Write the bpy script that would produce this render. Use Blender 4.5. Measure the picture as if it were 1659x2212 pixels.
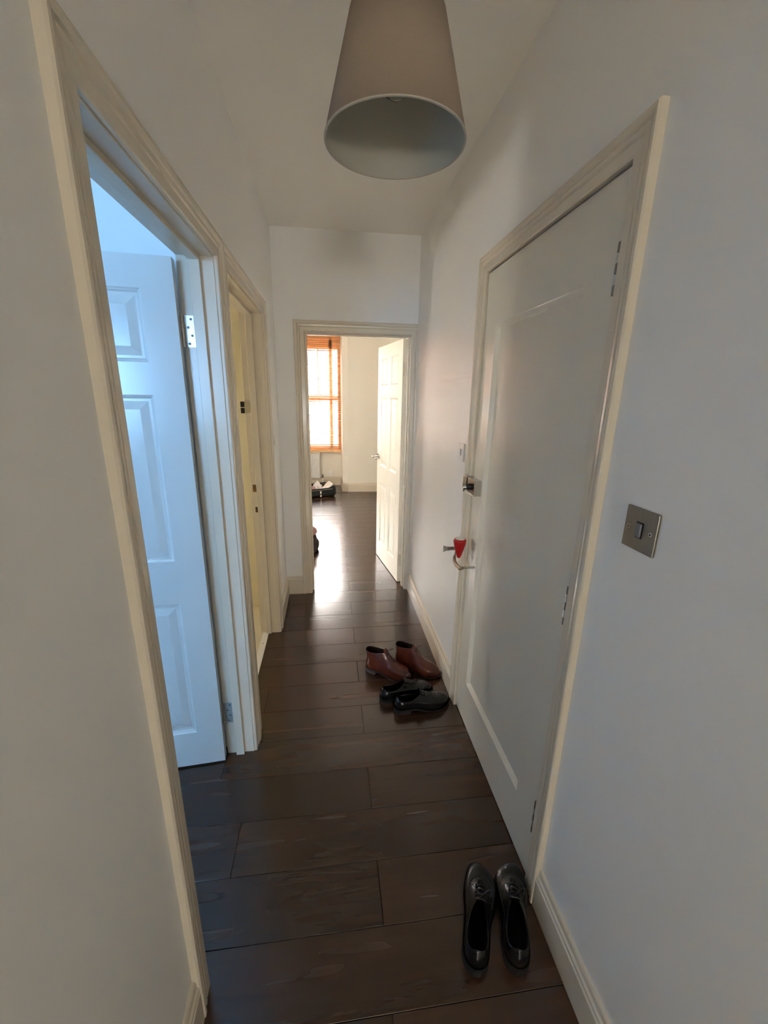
import bpy, bmesh, math, random
from mathutils import Vector, Matrix
random.seed(7)
PI = math.pi
for o in list(bpy.data.objects):
    bpy.data.objects.remove(o, do_unlink=True)
scene = bpy.context.scene
C = scene.collection

# ------------------------------------------------------------------ camera
FPX = 894.19
camd = bpy.data.cameras.new('camera')
camd.sensor_fit = 'HORIZONTAL'; camd.sensor_width = 36.0
camd.lens = FPX / 1659.0 * 36.0
camd.clip_start = 0.02; camd.clip_end = 200
cam = bpy.data.objects.new('camera', camd); C.objects.link(cam)
_r = Vector((0.9919379, -0.12556931, 0.01707494))
_u = Vector((0.01780888, 0.27153068, 0.962265))
_w = Vector((0.12546732, 0.95420304, -0.27157783))
cam.matrix_world = Matrix(((_r.x, _u.x, -_w.x, 0.0), (_r.y, _u.y, -_w.y, 0.0), (_r.z, _u.z, -_w.z, 1.524), (0, 0, 0, 1)))
scene.camera = cam

# ------------------------------------------------------------------ sky, sun, window portals, exposure
SKY_STRENGTH = 14.0
SUN_STRENGTH = 12.0
scene.view_settings.view_transform = 'Standard'
scene.view_settings.look = 'None'
scene.view_settings.gamma = 1.0
scene.view_settings.use_curve_mapping = False
scene.view_settings.exposure = 1.88
scene.cycles.max_bounces = 14          # light reaches the hall only after many bounces off white paint
scene.cycles.diffuse_bounces = 8
scene.cycles.glossy_bounces = 4
scene.cycles.use_light_tree = False
scene.cycles.adaptive_threshold = 0.13
scene.cycles.adaptive_min_samples = 20
scene.cycles.transparent_max_bounces = 16
world = bpy.data.worlds.new('sky'); scene.world = world
world.use_nodes = True
bg = world.node_tree.nodes['Background']
bg.inputs['Color'].default_value = (1.0, 0.975, 0.93, 1)
bg.inputs['Strength'].default_value = SKY_STRENGTH
sund = bpy.data.lights.new('sun', 'SUN')
sund.energy = SUN_STRENGTH; sund.angle = 0.012; sund.color = (1.0, 0.91, 0.78)
sun = bpy.data.objects.new('sun', sund); C.objects.link(sun)
sun.rotation_euler = Vector((-0.45, 0.65, -0.60)).to_track_quat('-Z', 'Y').to_euler()
sun.location = (6, -9, 9)


def portal(name, loc, direction, sx, sy):
    l = bpy.data.lights.new(name, 'AREA'); l.shape = 'RECTANGLE'; l.size = sx; l.size_y = sy
    l.cycles.is_portal = True
    o = bpy.data.objects.new(name, l); C.objects.link(o)
    o.location = loc
    o.rotation_euler = Vector(direction).to_track_quat('-Z', 'Z').to_euler()


portal('portal_bay', (-0.62, 7.30, 1.52), (0, -1, 0), 1.7, 1.85)
portal('portal_left_room', (-1.75, -1.72, 1.625), (0, 1, 0), 0.9, 0.85)
portal('portal_far_left', (-2.62, 3.44, 1.5), (1, 0, 0), 0.38, 1.6)
portal('portal_back_room', (0.16, -4.12, 1.10), (0, 1, 0), 0.52, 0.5)
portal('portal_small_room', (-2.33, 2.05, 1.14), (1, 0, 0), 0.4, 0.28)

# ------------------------------------------------------------------ materials
M = {}


def new_mat(name):
    m = bpy.data.materials.new(name); m.use_nodes = True
    nt = m.node_tree
    return m, nt, nt.nodes['Principled BSDF']


def mat(name, col, rough=0.5, metal=0.0, var=0.06, scale=8.0, bump=0.0, bscale=60.0, rvar=0.0, coat=0.0, spec=0.5, stretch=(1, 1, 1)):
    """procedural paint / plastic / metal: noise-varied colour, roughness and bump"""
    m, nt, b = new_mat(name)
    N, L = nt.nodes, nt.links
    tc = N.new('ShaderNodeTexCoord')
    mp = N.new('ShaderNodeMapping'); mp.inputs['Scale'].default_value = stretch
    L.new(tc.outputs['Object'], mp.inputs['Vector'])
    n = N.new('ShaderNodeTexNoise'); n.inputs['Scale'].default_value = scale; n.inputs['Detail'].default_value = 1
    L.new(mp.outputs['Vector'], n.inputs['Vector'])
    mix = N.new('ShaderNodeMix'); mix.data_type = 'RGBA'
    mix.inputs[6].default_value = tuple(c * (1 - var) for c in col) + (1,)
    mix.inputs[7].default_value = tuple(min(1, c * (1 + var)) for c in col) + (1,)
    L.new(n.outputs['Fac'], mix.inputs[0])
    L.new(mix.outputs[2], b.inputs['Base Color'])
    b.inputs['Metallic'].default_value = metal
    b.inputs['Roughness'].default_value = rough
    b.inputs['Specular IOR Level'].default_value = spec
    b.inputs['Coat Weight'].default_value = coat
    b.inputs['Coat Roughness'].default_value = 0.15
    if rvar:
        mr = N.new('ShaderNodeMapRange')
        mr.inputs['To Min'].default_value = max(0.02, rough - rvar); mr.inputs['To Max'].default_value = rough + rvar
        L.new(n.outputs['Fac'], mr.inputs['Value']); L.new(mr.outputs['Result'], b.inputs['Roughness'])
    if bump:
        n2 = N.new('ShaderNodeTexNoise'); n2.inputs['Scale'].default_value = bscale; n2.inputs['Detail'].default_value = 1
        L.new(mp.outputs['Vector'], n2.inputs['Vector'])
        bp = N.new('ShaderNodeBump'); bp.inputs['Strength'].default_value = bump; bp.inputs['Distance'].default_value = 0.002
        L.new(n2.outputs['Fac'], bp.inputs['Height']); L.new(bp.outputs['Normal'], b.inputs['Normal'])
    M[name] = m
    return m


mat('wall_paint', (0.865, 0.855, 0.83), 0.42, var=0.015, scale=3, spec=0.4)
mat('ceiling_paint', (0.92, 0.895, 0.845), 0.8, var=0.015, scale=3)
mat('room_paint', (0.80, 0.765, 0.67), 0.7, var=0.015, scale=3)
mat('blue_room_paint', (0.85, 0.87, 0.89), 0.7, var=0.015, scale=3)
mat('yellow_room_paint', (0.70, 0.62, 0.41), 0.6, var=0.015, scale=3)
mat('trim_gloss', (0.71, 0.635, 0.51), 0.22, var=0.02, scale=6, bump=0.04, bscale=25, spec=0.5, rvar=0.04)
mat('door_gloss', (0.76, 0.71, 0.60), 0.19, var=0.02, scale=5, bump=0.10, bscale=30, spec=0.5, rvar=0.05)
mat('white_door_gloss', (0.78, 0.77, 0.72), 0.2, var=0.02, scale=5, bump=0.12, bscale=30, spec=0.5)
mat('chrome', (0.55, 0.535, 0.50), 0.13, 1.0, var=0.06, scale=20)
mat('brushed_nickel', (0.27, 0.245, 0.205), 0.42, 1.0, var=0.10, scale=6, stretch=(1, 40, 1))
mat('steel_hinge', (0.62, 0.60, 0.56), 0.32, 1.0, var=0.18, scale=70)
mat('dark_gap', (0.02, 0.017, 0.014), 0.8)
mat('old_brass', (0.20, 0.12, 0.05), 0.45, 0.9, var=0.3, scale=60)
mat('black_metal', (0.012, 0.012, 0.012), 0.4, 0.2)
mat('switch_grey', (0.16, 0.16, 0.17), 0.4)
mat('white_plastic', (0.80, 0.79, 0.76), 0.35, var=0.02)
mat('red_plastic', (0.45, 0.010, 0.012), 0.35, var=0.1, scale=30)
mat('bronze_metal', (0.45, 0.33, 0.24), 0.35, 1.0, var=0.1)
mat('shade_fabric', (0.325, 0.25, 0.19), 0.9, var=0.05, scale=300, bump=0.3, bscale=900)
mat('rim_tape', (0.50, 0.45, 0.38), 0.8)
mat('shade_lining', (0.46, 0.44, 0.37), 0.55, var=0.03)
mat('brown_leather', (0.095, 0.021, 0.011), 0.22, var=0.45, scale=22, bump=0.12, bscale=120, coat=0.25)
mat('brown_sole', (0.045, 0.030, 0.028), 0.5, var=0.2)
mat('brown_lace', (0.06, 0.015, 0.012), 0.7, var=0.2, scale=200)
mat('black_leather', (0.006, 0.006, 0.0065), 0.22, var=0.3, scale=22, bump=0.10, bscale=140, spec=0.4)
mat('black_lining', (0.004, 0.004, 0.004), 0.9, spec=0.05)
mat('black_sole', (0.012, 0.011, 0.010), 0.55)
mat('black_lace', (0.012, 0.012, 0.014), 0.5, var=0.2, scale=200)
mat('brown_lining', (0.014, 0.008, 0.007), 0.9, spec=0.05)
mat('radiator_white', (0.82, 0.83, 0.82), 0.3, var=0.01)
mat('case_black', (0.018, 0.019, 0.020), 0.5, var=0.3, scale=50, bump=0.3, bscale=300)
mat('cloth_white', (0.80, 0.79, 0.80), 0.9, var=0.05, scale=20, bump=0.3, bscale=60)
mat('cloth_pink', (0.62, 0.34, 0.34), 0.9, var=0.15, scale=20, bump=0.3, bscale=60)
mat('cloth_dark', (0.05, 0.035, 0.05), 0.9, var=0.2)
mat('bag_dark', (0.030, 0.020, 0.022), 0.7, var=0.3, scale=20, bump=0.3, bscale=150)
mat('bag_mauve', (0.30, 0.17, 0.17), 0.8, var=0.15, scale=20, bump=0.3, bscale=150)
mat('white_frame', (0.82, 0.80, 0.74), 0.4)
mat('dark_pane', (0.016, 0.017, 0.022), 0.6, spec=0.1)
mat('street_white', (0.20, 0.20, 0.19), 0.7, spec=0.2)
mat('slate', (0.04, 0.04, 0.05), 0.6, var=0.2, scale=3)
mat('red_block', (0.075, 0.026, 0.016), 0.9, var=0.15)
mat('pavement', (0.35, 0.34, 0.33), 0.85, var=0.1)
mat('bounce_carpet', (0.60, 0.54, 0.45), 0.95, var=0.08, scale=30, bump=0.3, bscale=300)  # for the added floor behind the viewer, pale to bounce light
mat('cream_vinyl', (0.70, 0.62, 0.45), 0.4, var=0.06, scale=6)
mat('threshold_white', (0.80, 0.79, 0.74), 0.3, var=0.05)


def wood_floor():
    m, nt, b = new_mat('plank_wood'); N, L = nt.nodes, nt.links
    tc = N.new('ShaderNodeTexCoord'); oi = N.new('ShaderNodeObjectInfo')
    mul = N.new('ShaderNodeMath'); mul.operation = 'MULTIPLY'; mul.inputs[1].default_value = 37.0
    L.new(oi.outputs['Random'], mul.inputs[0])
    cmb = N.new('ShaderNodeCombineXYZ')
    for i in range(3): L.new(mul.outputs[0], cmb.inputs[i])
    add = N.new('ShaderNodeVectorMath'); add.operation = 'ADD'
    L.new(tc.outputs['Object'], add.inputs[0]); L.new(cmb.outputs[0], add.inputs[1])
    mp = N.new('ShaderNodeMapping'); mp.inputs['Scale'].default_value = (1.6, 13, 6)
    L.new(add.outputs[0], mp.inputs['Vector'])
    n1 = N.new('ShaderNodeTexNoise'); n1.inputs['Scale'].default_value = 1.0; n1.inputs['Detail'].default_value = 2.0; n1.inputs['Distortion'].default_value = 0.35
    L.new(mp.outputs[0], n1.inputs['Vector'])
    mp2 = N.new('ShaderNodeMapping'); mp2.inputs['Scale'].default_value = (4, 80, 20)
    L.new(add.outputs[0], mp2.inputs['Vector'])
    n2 = N.new('ShaderNodeTexNoise'); n2.inputs['Scale'].default_value = 1.0; n2.inputs['Detail'].default_value = 3
    L.new(mp2.outputs[0], n2.inputs['Vector'])
    # cathedral grain: strongly distorted bands along the plank
    mp3 = N.new('ShaderNodeMapping'); mp3.inputs['Scale'].default_value = (1.1, 7, 6)
    L.new(add.outputs[0], mp3.inputs['Vector'])
    wv = N.new('ShaderNodeTexWave'); wv.bands_direction = 'Y'; wv.inputs['Scale'].default_value = 1.6
    wv.inputs['Distortion'].default_value = 7.0; wv.inputs['Detail'].default_value = 1.0; wv.inputs['Detail Scale'].default_value = 0.9
    L.new(mp3.outputs[0], wv.inputs['Vector'])
    cr = N.new('ShaderNodeValToRGB')
    e = cr.color_ramp.elements
    e[0].position = 0.22; e[0].color = (0.0270, 0.0112, 0.0052, 1)
    e[1].position = 0.86; e[1].color = (0.0700, 0.0275, 0.0118, 1)
    x = e.new(0.52); x.color = (0.0470, 0.0188, 0.0083, 1)
    mixf = N.new('ShaderNodeMath'); mixf.operation = 'MULTIPLY_ADD'; mixf.inputs[1].default_value = 0.16
    L.new(n2.outputs['Fac'], mixf.inputs[0])
    s1 = N.new('ShaderNodeMath'); s1.operation = 'MULTIPLY_ADD'; s1.inputs[1].default_value = 0.80; s1.inputs[2].default_value = 0.02
    L.new(n1.outputs['Fac'], s1.inputs[0]); L.new(s1.outputs[0], mixf.inputs[2])
    L.new(mixf.outputs[0], cr.inputs['Fac'])
    hsv = N.new('ShaderNodeHueSaturation')
    mr = N.new('ShaderNodeMapRange'); mr.inputs['To Min'].default_value = 0.82; mr.inputs['To Max'].default_value = 1.22
    L.new(oi.outputs['Random'], mr.inputs['Value']); L.new(mr.outputs[0], hsv.inputs['Value'])
    L.new(cr.outputs['Color'], hsv.inputs['Color']); L.new(hsv.outputs['Color'], b.inputs['Base Color'])
    r1 = N.new('ShaderNodeMapRange'); r1.inputs['To Min'].default_value = 0.17; r1.inputs['To Max'].default_value = 0.33
    L.new(n1.outputs['Fac'], r1.inputs['Value']); L.new(r1.outputs[0], b.inputs['Roughness'])
    b.inputs['Specular IOR Level'].default_value = 0.5
    b.inputs['Coat Weight'].default_value = 0.4; b.inputs['Coat Roughness'].default_value = 0.15; b.inputs['Coat IOR'].default_value = 1.6
    hsum = N.new('ShaderNodeMath'); hsum.operation = 'MULTIPLY_ADD'; hsum.inputs[1].default_value = 0.06
    L.new(n2.outputs['Fac'], hsum.inputs[0]); L.new(wv.outputs['Fac'], hsum.inputs[2])
    bp = N.new('ShaderNodeBump'); bp.inputs['Strength'].default_value = 0.05; bp.inputs['Distance'].default_value = 0.0012
    L.new(hsum.outputs[0], bp.inputs['Height']); L.new(bp.outputs['Normal'], b.inputs['Normal'])
    M['plank_wood'] = m


def honey_wood(name, transl):
    m, nt, b = new_mat(name); N, L = nt.nodes, nt.links
    tc = N.new('ShaderNodeTexCoord')
    mp = N.new('ShaderNodeMapping'); mp.inputs['Scale'].default_value = (2, 30, 30)
    L.new(tc.outputs['Object'], mp.inputs['Vector'])
    n = N.new('ShaderNodeTexNoise'); n.inputs['Scale'].default_value = 2.0; n.inputs['Detail'].default_value = 4
    L.new(mp.outputs[0], n.inputs['Vector'])
    cr = N.new('ShaderNodeValToRGB')
    cr.color_ramp.elements[0].color = (0.80, 0.50, 0.23, 1); cr.color_ramp.elements[1].color = (0.90, 0.64, 0.36, 1)
    L.new(n.outputs['Fac'], cr.inputs['Fac']); L.new(cr.outputs['Color'], b.inputs['Base Color'])
    b.inputs['Roughness'].default_value = 0.35
    if transl:
        t = N.new('ShaderNodeBsdfTranslucent'); L.new(cr.outputs['Color'], t.inputs['Color'])
        mx = N.new('ShaderNodeMixShader'); mx.inputs['Fac'].default_value = transl
        L.new(b.outputs[0], mx.inputs[1]); L.new(t.outputs[0], mx.inputs[2])
        L.new(mx.outputs[0], N['Material Output'].inputs['Surface'])
    M[name] = m


def brick_mat():
    m, nt, b = new_mat('street_brick'); N, L = nt.nodes, nt.links
    tc = N.new('ShaderNodeTexCoord')
    mp = N.new('ShaderNodeMapping'); mp.inputs['Rotation'].default_value = (PI / 2, 0, 0)
    L.new(tc.outputs['Object'], mp.inputs['Vector'])
    br = N.new('ShaderNodeTexBrick'); br.inputs['Scale'].default_value = 1.0
    br.inputs['Brick Width'].default_value = 0.225; br.inputs['Row Height'].default_value = 0.075; br.inputs['Mortar Size'].default_value = 0.008
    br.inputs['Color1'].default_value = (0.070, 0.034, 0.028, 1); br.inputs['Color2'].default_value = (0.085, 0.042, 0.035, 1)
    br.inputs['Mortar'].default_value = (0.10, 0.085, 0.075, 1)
    L.new(mp.outputs[0], br.inputs['Vector']); L.new(br.outputs['Color'], b.inputs['Base Color'])
    b.inputs['Roughness'].default_value = 0.85
    M['street_brick'] = m


def glass_mat():
    m, nt, b = new_mat('window_glass'); N, L = nt.nodes, nt.links
    t = N.new('ShaderNodeBsdfTransparent'); g = N.new('ShaderNodeBsdfGlossy'); g.inputs['Roughness'].default_value = 0.02
    f = N.new('ShaderNodeFresnel'); f.inputs['IOR'].default_value = 1.45
    n = N.new('ShaderNodeTexNoise'); n.inputs['Scale'].default_value = 1.5
    bp = N.new('ShaderNodeBump'); bp.inputs['Strength'].default_value = 0.02; L.new(n.outputs['Fac'], bp.inputs['Height'])
    L.new(bp.outputs[0], g.inputs['Normal'])
    mx = N.new('ShaderNodeMixShader'); L.new(f.outputs[0], mx.inputs[0]); L.new(t.outputs[0], mx.inputs[1]); L.new(g.outputs[0], mx.inputs[2])
    L.new(mx.outputs[0], N['Material Output'].inputs['Surface'])
    M['window_glass'] = m
    m, nt, b = new_mat('blue_light_filter'); N, L = nt.nodes, nt.links  # filter of the added pane, turns the left room's light blue
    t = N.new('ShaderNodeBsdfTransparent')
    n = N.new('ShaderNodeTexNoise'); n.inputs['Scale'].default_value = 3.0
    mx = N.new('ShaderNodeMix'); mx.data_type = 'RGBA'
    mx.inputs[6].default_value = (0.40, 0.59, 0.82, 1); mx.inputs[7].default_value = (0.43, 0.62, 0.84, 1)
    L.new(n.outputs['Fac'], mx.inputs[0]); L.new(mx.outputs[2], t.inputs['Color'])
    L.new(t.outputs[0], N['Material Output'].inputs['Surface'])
    M['blue_light_filter'] = m
    m, nt, b = new_mat('bulb_glass')
    b.inputs['Base Color'].default_value = (0.9, 0.9, 0.88, 1); b.inputs['Roughness'].default_value = 0.04
    b.inputs['Transmission Weight'].default_value = 1.0; b.inputs['IOR'].default_value = 1.12
    M['bulb_glass'] = m


wood_floor(); honey_wood('honey_wood', 0); honey_wood('slat_wood', 0.5); brick_mat(); glass_mat()

# ------------------------------------------------------------------ mesh helpers


def bm_box(bm, x0, x1, y0, y1, z0, z1):
    v = [bm.verts.new(p) for p in ((x0, y0, z0), (x1, y0, z0), (x1, y1, z0), (x0, y1, z0), (x0, y0, z1), (x1, y0, z1), (x1, y1, z1), (x0, y1, z1))]
    for f in ((3, 2, 1, 0), (4, 5, 6, 7), (0, 1, 5, 4), (1, 2, 6, 5), (2, 3, 7, 6), (3, 0, 4, 7)):
        bm.faces.new([v[i] for i in f])
    return v


def obj(name, bm, m, parent=None, smooth=False, bevel=0.0, subdiv=0, segs=2):
    bmesh.ops.recalc_face_normals(bm, faces=bm.faces[:])
    me = bpy.data.meshes.new(name); bm.to_mesh(me); bm.free()
    me.materials.append(M[m])
    if smooth:
        for p in me.polygons: p.use_smooth = True
    o = bpy.data.objects.new(name, me); C.objects.link(o)
    if bevel:
        md = o.modifiers.new('bevel', 'BEVEL'); md.width = bevel; md.segments = segs; md.limit_method = 'ANGLE'
    if subdiv:
        md = o.modifiers.new('sub', 'SUBSURF'); md.levels = subdiv; md.render_levels = subdiv
    if parent: o.parent = parent
    return o


def boxo(name, b, m, parent=None, bevel=0.0):
    bm = bmesh.new()
    bm_box(bm, *b)
    return obj(name, bm, m, parent, bevel=bevel)


def boxes(name, bl, m, parent=None, bevel=0.0):
    bm = bmesh.new()
    for b in bl: bm_box(bm, *b)
    return obj(name, bm, m, parent, bevel=bevel)


def tag(o, label, cat, group=None, kind=None):
    o['label'] = label; o['category'] = cat
    if group: o['group'] = group
    if kind: o['kind'] = kind
    return o


def empty(name, loc=(0, 0, 0), rz=0.0):
    o = bpy.data.objects.new(name, None); C.objects.link(o)
    o.location = loc; o.rotation_euler = (0, 0, rz); o.empty_display_size = 0.05
    return o


def bm_tube(bm, pts, r, n=8, caps=True):
    pts = [Vector(p) for p in pts]
    rr = r if isinstance(r, (list, tuple)) else [r] * len(pts)
    rings = []
    up = Vector((0, 0, 1))
    for i, p in enumerate(pts):
        d = (pts[min(i + 1, len(pts) - 1)] - pts[max(i - 1, 0)]).normalized()
        a = up if abs(d.dot(up)) < 0.95 else Vector((1, 0, 0))
        s = d.cross(a).normalized(); t = s.cross(d)
        rings.append([bm.verts.new(p + (s * math.cos(2 * PI * k / n) + t * math.sin(2 * PI * k / n)) * rr[i]) for k in range(n)])
    for a, b in zip(rings, rings[1:]):
        for k in range(n): bm.faces.new((a[k], a[(k + 1) % n], b[(k + 1) % n], b[k]))
    if caps:
        bm.faces.new(rings[0][::-1]); bm.faces.new(rings[-1])


def bm_lathe(bm, prof, n=48, cx=0, cy=0):
    rings = []
    for r, z in prof:
        if r < 1e-6: rings.append([bm.verts.new((cx, cy, z))])
        else: rings.append([bm.verts.new((cx + r * math.cos(2 * PI * k / n), cy + r * math.sin(2 * PI * k / n), z)) for k in range(n)])
    for a, b in zip(rings, rings[1:]):
        for k in range(n):
            k2 = (k + 1) % n
            if len(a) == 1 and len(b) == 1: continue
            if len(a) == 1: bm.faces.new((a[0], b[k], b[k2]))
            elif len(b) == 1: bm.faces.new((a[k], a[k2], b[0]))
            else: bm.faces.new((a[k], a[k2], b[k2], b[k]))


def sweep(name, prof, pts, m, parent=None):
    """prof: list of (offset direction index fn) -> list of world points per station; pts: list of stations, each a function (a,b)->xyz"""
    bm = bmesh.new()
    rings = [[bm.verts.new(fn(a, b)) for a, b in prof] for fn in pts]
    n = len(prof)
    for A, B in zip(rings, rings[1:]):
        for k in range(n): bm.faces.new((A[k], A[(k + 1) % n], B[(k + 1) % n], B[k]))
    bm.faces.new(rings[0]); bm.faces.new(rings[-1][::-1])
    return obj(name, bm, m, parent)


# architrave profile: (w outwards from the opening, t proud of the wall)
ARCH = [(0.0, -0.002), (0.0, 0.009), (0.003, 0.012), (0.026, 0.013), (0.029, 0.010), (0.033, 0.014), (0.042, 0.0155), (0.046, 0.0125), (0.050, 0.0165), (0.056, 0.019), (0.064, 0.019), (0.0675, 0.015), (0.0675, -0.002)]
SKIRT = [(-0.002, 0.0), (0.016, 0.0), (0.016, 0.102), (0.013, 0.106), (0.0105, 0.109), (0.0145, 0.113), (0.0145, 0.120), (0.010, 0.124), (0.0085, 0.128), (0.0095, 0.133), (0.008, 0.141), (0.005, 0.145), (-0.002, 0.145)]


def architrave(parent, conv, u0, u1, H, material='trim_gloss', left=True, right=True, scale=1.0):
    """conv(u, n, z) -> world. three mitred pieces"""
    P = [(w * scale, t) for w, t in ARCH]
    if left:
        sweep('architrave_leg', P, [lambda w, t: conv(u0 - w, t, 0.0), lambda w, t: conv(u0 - w, t, H + w)], material, parent)
    sweep('architrave_head', P, [lambda w, t: conv(u0 - w, t, H + w), lambda w, t: conv(u1 + w, t, H + w)], material, parent)
    if right:
        sweep('architrave_leg', P, [lambda w, t: conv(u1 + w, t, H + w), lambda w, t: conv(u1 + w, t, 0.0)], material, parent)


def skirting(name, conv, u0, u1, label=None, parent=None, hs=1.0):
    o = sweep(name, SKIRT, [lambda t, z: conv(u0, t, z * hs), lambda t, z: conv(u1, t, z * hs)], 'trim_gloss', parent)
    if label: tag(o, label, 'baseboard', kind='structure')
    return o


XL, XR, H, YE = -0.357, 0.615, 2.534, 3.05
cvL = lambda u, n, z: (XL + n, u, z)
cvR = lambda u, n, z: (XR - n, u, z)
cvE = lambda u, n, z: (u, YE - n, z)

# ------------------------------------------------------------------ floor: sub-floor and planks
PW = 0.1836
PY0 = 0.660
sub = boxo('floor', (-3.2, 1.95, -4.1, 7.4, -0.12, -0.012), 'dark_gap')
tag(sub, 'dark brown wooden plank floor of the hall and rooms', 'floor', kind='structure')


def plank(x0, x1, y0, y1):
    g = 0.0007; c = 0.0008; d = 0.012
    x0 += g; x1 -= g; y0 += g; y1 -= g
    bm = bmesh.new()
    b0 = [bm.verts.new(p) for p in ((x0, y0, -d), (x1, y0, -d), (x1, y1, -d), (x0, y1, -d))]
    b1 = [bm.verts.new(p) for p in ((x0, y0, -c), (x1, y0, -c), (x1, y1, -c), (x0, y1, -c))]
    b2 = [bm.verts.new(p) for p in ((x0 + c, y0 + c, 0), (x1 - c, y0 + c, 0), (x1 - c, y1 - c, 0), (x0 + c, y1 - c, 0))]
    for A, B in ((b0, b1), (b1, b2)):
        for k in range(4): bm.faces.new((A[k], A[(k + 1) % 4], B[(k + 1) % 4], B[k]))
    bm.faces.new(b2)
    obj('plank', bm, 'plank_wood', sub)


k = -14
while True:
    y0 = PY0 + PW * k; y1 = y0 + PW
    if y0 > 7.15: break
    k += 1
    odd = (k % 2 == 0)
    j0 = 0.132 if odd else -0.47 + 0.12 * ((k // 2) % 2)
    zones = []
    ym = 0.5 * (y0 + y1)
    if ym < 1.62: xa, xb = (-2.95 if ym > -1.6 else XL), XR + 0.05
    elif ym < 3.10: xa, xb = -0.435, XR + 0.05
    elif ym < 6.65: xa, xb = -2.4, 1.4
    else: xa, xb = -1.62, 0.2
    if y0 < -1.36: continue
    j = j0 - 1.2 * 4
    cuts = [xa]
    while j < xb - 0.02:
        if j > xa + 0.02: cuts.append(j)
        j += 1.2
    cuts.append(xb)
    for a, b in zip(cuts, cuts[1:]): plank(a, b, y0, min(y1, 7.15))
cp = boxo('floor_back_added', (XL, 1.8, -4.0, -1.36, -0.012, 0.0), 'bounce_carpet'); tag(cp, 'beige carpet of the added space behind the viewer, bouncing light up', 'carpet', kind='structure')  # added floor, pale so that light bounces up to the hall ceiling
vin = boxo('floor_small_room', (-2.2, -0.435, 1.64, 2.9, -0.012, 0.001), 'cream_vinyl')
tag(vin, 'cream vinyl floor just inside the second left doorway', 'floor', kind='structure')

# ------------------------------------------------------------------ shell
cl = boxo('ceiling', (-3.2, 1.95, -4.1, 7.4, H, H + 0.12), 'ceiling_paint')
tag(cl, 'plain off-white ceiling of the hallway', 'ceiling', kind='structure')
WT = 0.11
wl = boxes('wall_left', [
    (XL - WT, XL, -1.4, 0.755, -0.01, H), (XL - WT, XL, 0.755, 1.55, 1.955, H), (XL - WT, XL, 1.55, 1.649, -0.01, H),
    (XL - WT, XL, 1.649, 2.507, 1.955, H), (XL - WT, XL, 2.507, YE, -0.01, H)], 'wall_paint')
tag(wl, 'white painted hall wall holding the two left doorways', 'wall', kind='structure')
wr = boxes('wall_right', [
    (XR, XR + 0.14, -1.4, 0.903, -0.01, H), (XR, XR + 0.14, 0.903, 1.722, 1.988, H), (XR, XR + 0.14, 1.722, YE + 0.12, -0.01, H),
    (XR + 0.07, XR + 0.14, 0.903, 1.722, -0.01, 1.988)], 'wall_paint')  # last box: unseen slab added behind the door to block light
tag(wr, 'white painted hall wall around the closed cream door', 'wall', kind='structure')
we = boxes('wall_end', [
    (XL - WT, -0.178, YE, YE + 0.12, -0.01, H), (-0.178, 0.592, YE, YE + 0.12, 1.945, H), (0.592, XR, YE, YE + 0.12, -0.01, H)], 'wall_paint')
tag(we, 'white painted end wall with the open doorway', 'wall', kind='structure')
wb = boxes('wall_back_added', [(XL - WT, -0.10, -4.1, -4.0, -0.01, H), (0.42, 1.9, -4.1, -4.0, -0.01, H), (-0.10, 0.42, -4.1, -4.0, -0.01, 0.85), (-0.10, 0.42, -4.1, -4.0, 1.35, H),
    (XL - WT - 0.1, XL - WT, -4.1, -1.7, -0.01, H), (XR + 0.14, 1.9, -1.5, -1.4, -0.01, H), (1.8, 1.9, -4.0, -1.5, -0.01, H)], 'room_paint')  # unseen space added behind the viewer, its opening lights the hall
tag(wb, 'cream walls of the added space behind the viewer that lights the hall', 'wall', kind='structure')
# far room
wf = boxes('wall_far', [
    (0.281, 1.5, 6.61, 6.71, -0.01, H), (-2.5, -1.62, 6.61, 6.71, -0.01, H)], 'room_paint')
tag(wf, 'cream front wall of the far room beside the bay', 'wall', kind='structure')
bm = bmesh.new()   # chamfered corner of the bay, then its side
pl = [(0.281, 6.61), (0.192, 6.645), (0.182, 7.15), (0.182, 7.25), (0.40, 7.25), (0.40, 6.71), (0.281, 6.71)]
lo = [bm.verts.new((x, y, -0.01)) for x, y in pl]; hi = [bm.verts.new((x, y, H)) for x, y in pl]
for i in range(len(pl)): bm.faces.new((lo[i], lo[(i + 1) % len(pl)], hi[(i + 1) % len(pl)], hi[i]))
bm.faces.new(lo[::-1]); bm.faces.new(hi)
wbr = obj('wall_bay_side', bm, 'room_paint'); tag(wbr, 'sunlit white side of the bay right of the window', 'wall', kind='structure')
wbl = boxo('wall_bay_other_side', (-1.74, -1.62, 6.61, 7.25, -0.01, H), 'room_paint'); tag(wbl, 'cream bay side hidden beyond the doorway', 'wall', kind='structure')
wbay = boxes('wall_bay', [(-1.62, 0.182, 7.15, 7.25, -0.01, 0.585), (-1.62, 0.182, 7.15, 7.25, 2.43, H), (-1.62, -1.45, 7.15, 7.25, 0.585, 2.43)], 'room_paint')
tag(wbay, 'cream bay wall under the window behind the radiator', 'wall', kind='structure')
wfr = boxo('wall_far_right', (1.4, 1.5, 3.05, 6.71, -0.01, H), 'room_paint'); tag(wfr, 'cream wall of the far room behind its open door', 'wall', kind='structure')
wfl = boxes('wall_far_left', [(-2.6, -2.5, 3.05, 6.71, -0.01, 0.7), (-2.6, -2.5, 3.05, 6.71, 2.3, H), (-2.6, -2.5, 3.05, 3.26, 0.7, 2.3), (-2.6, -2.5, 3.62, 6.71, 0.7, 2.3)], 'room_paint')  # opening in this unseen wall is added to bring in light
tag(wfl, 'cream far-room wall left of the doorway', 'wall', kind='structure')
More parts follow.
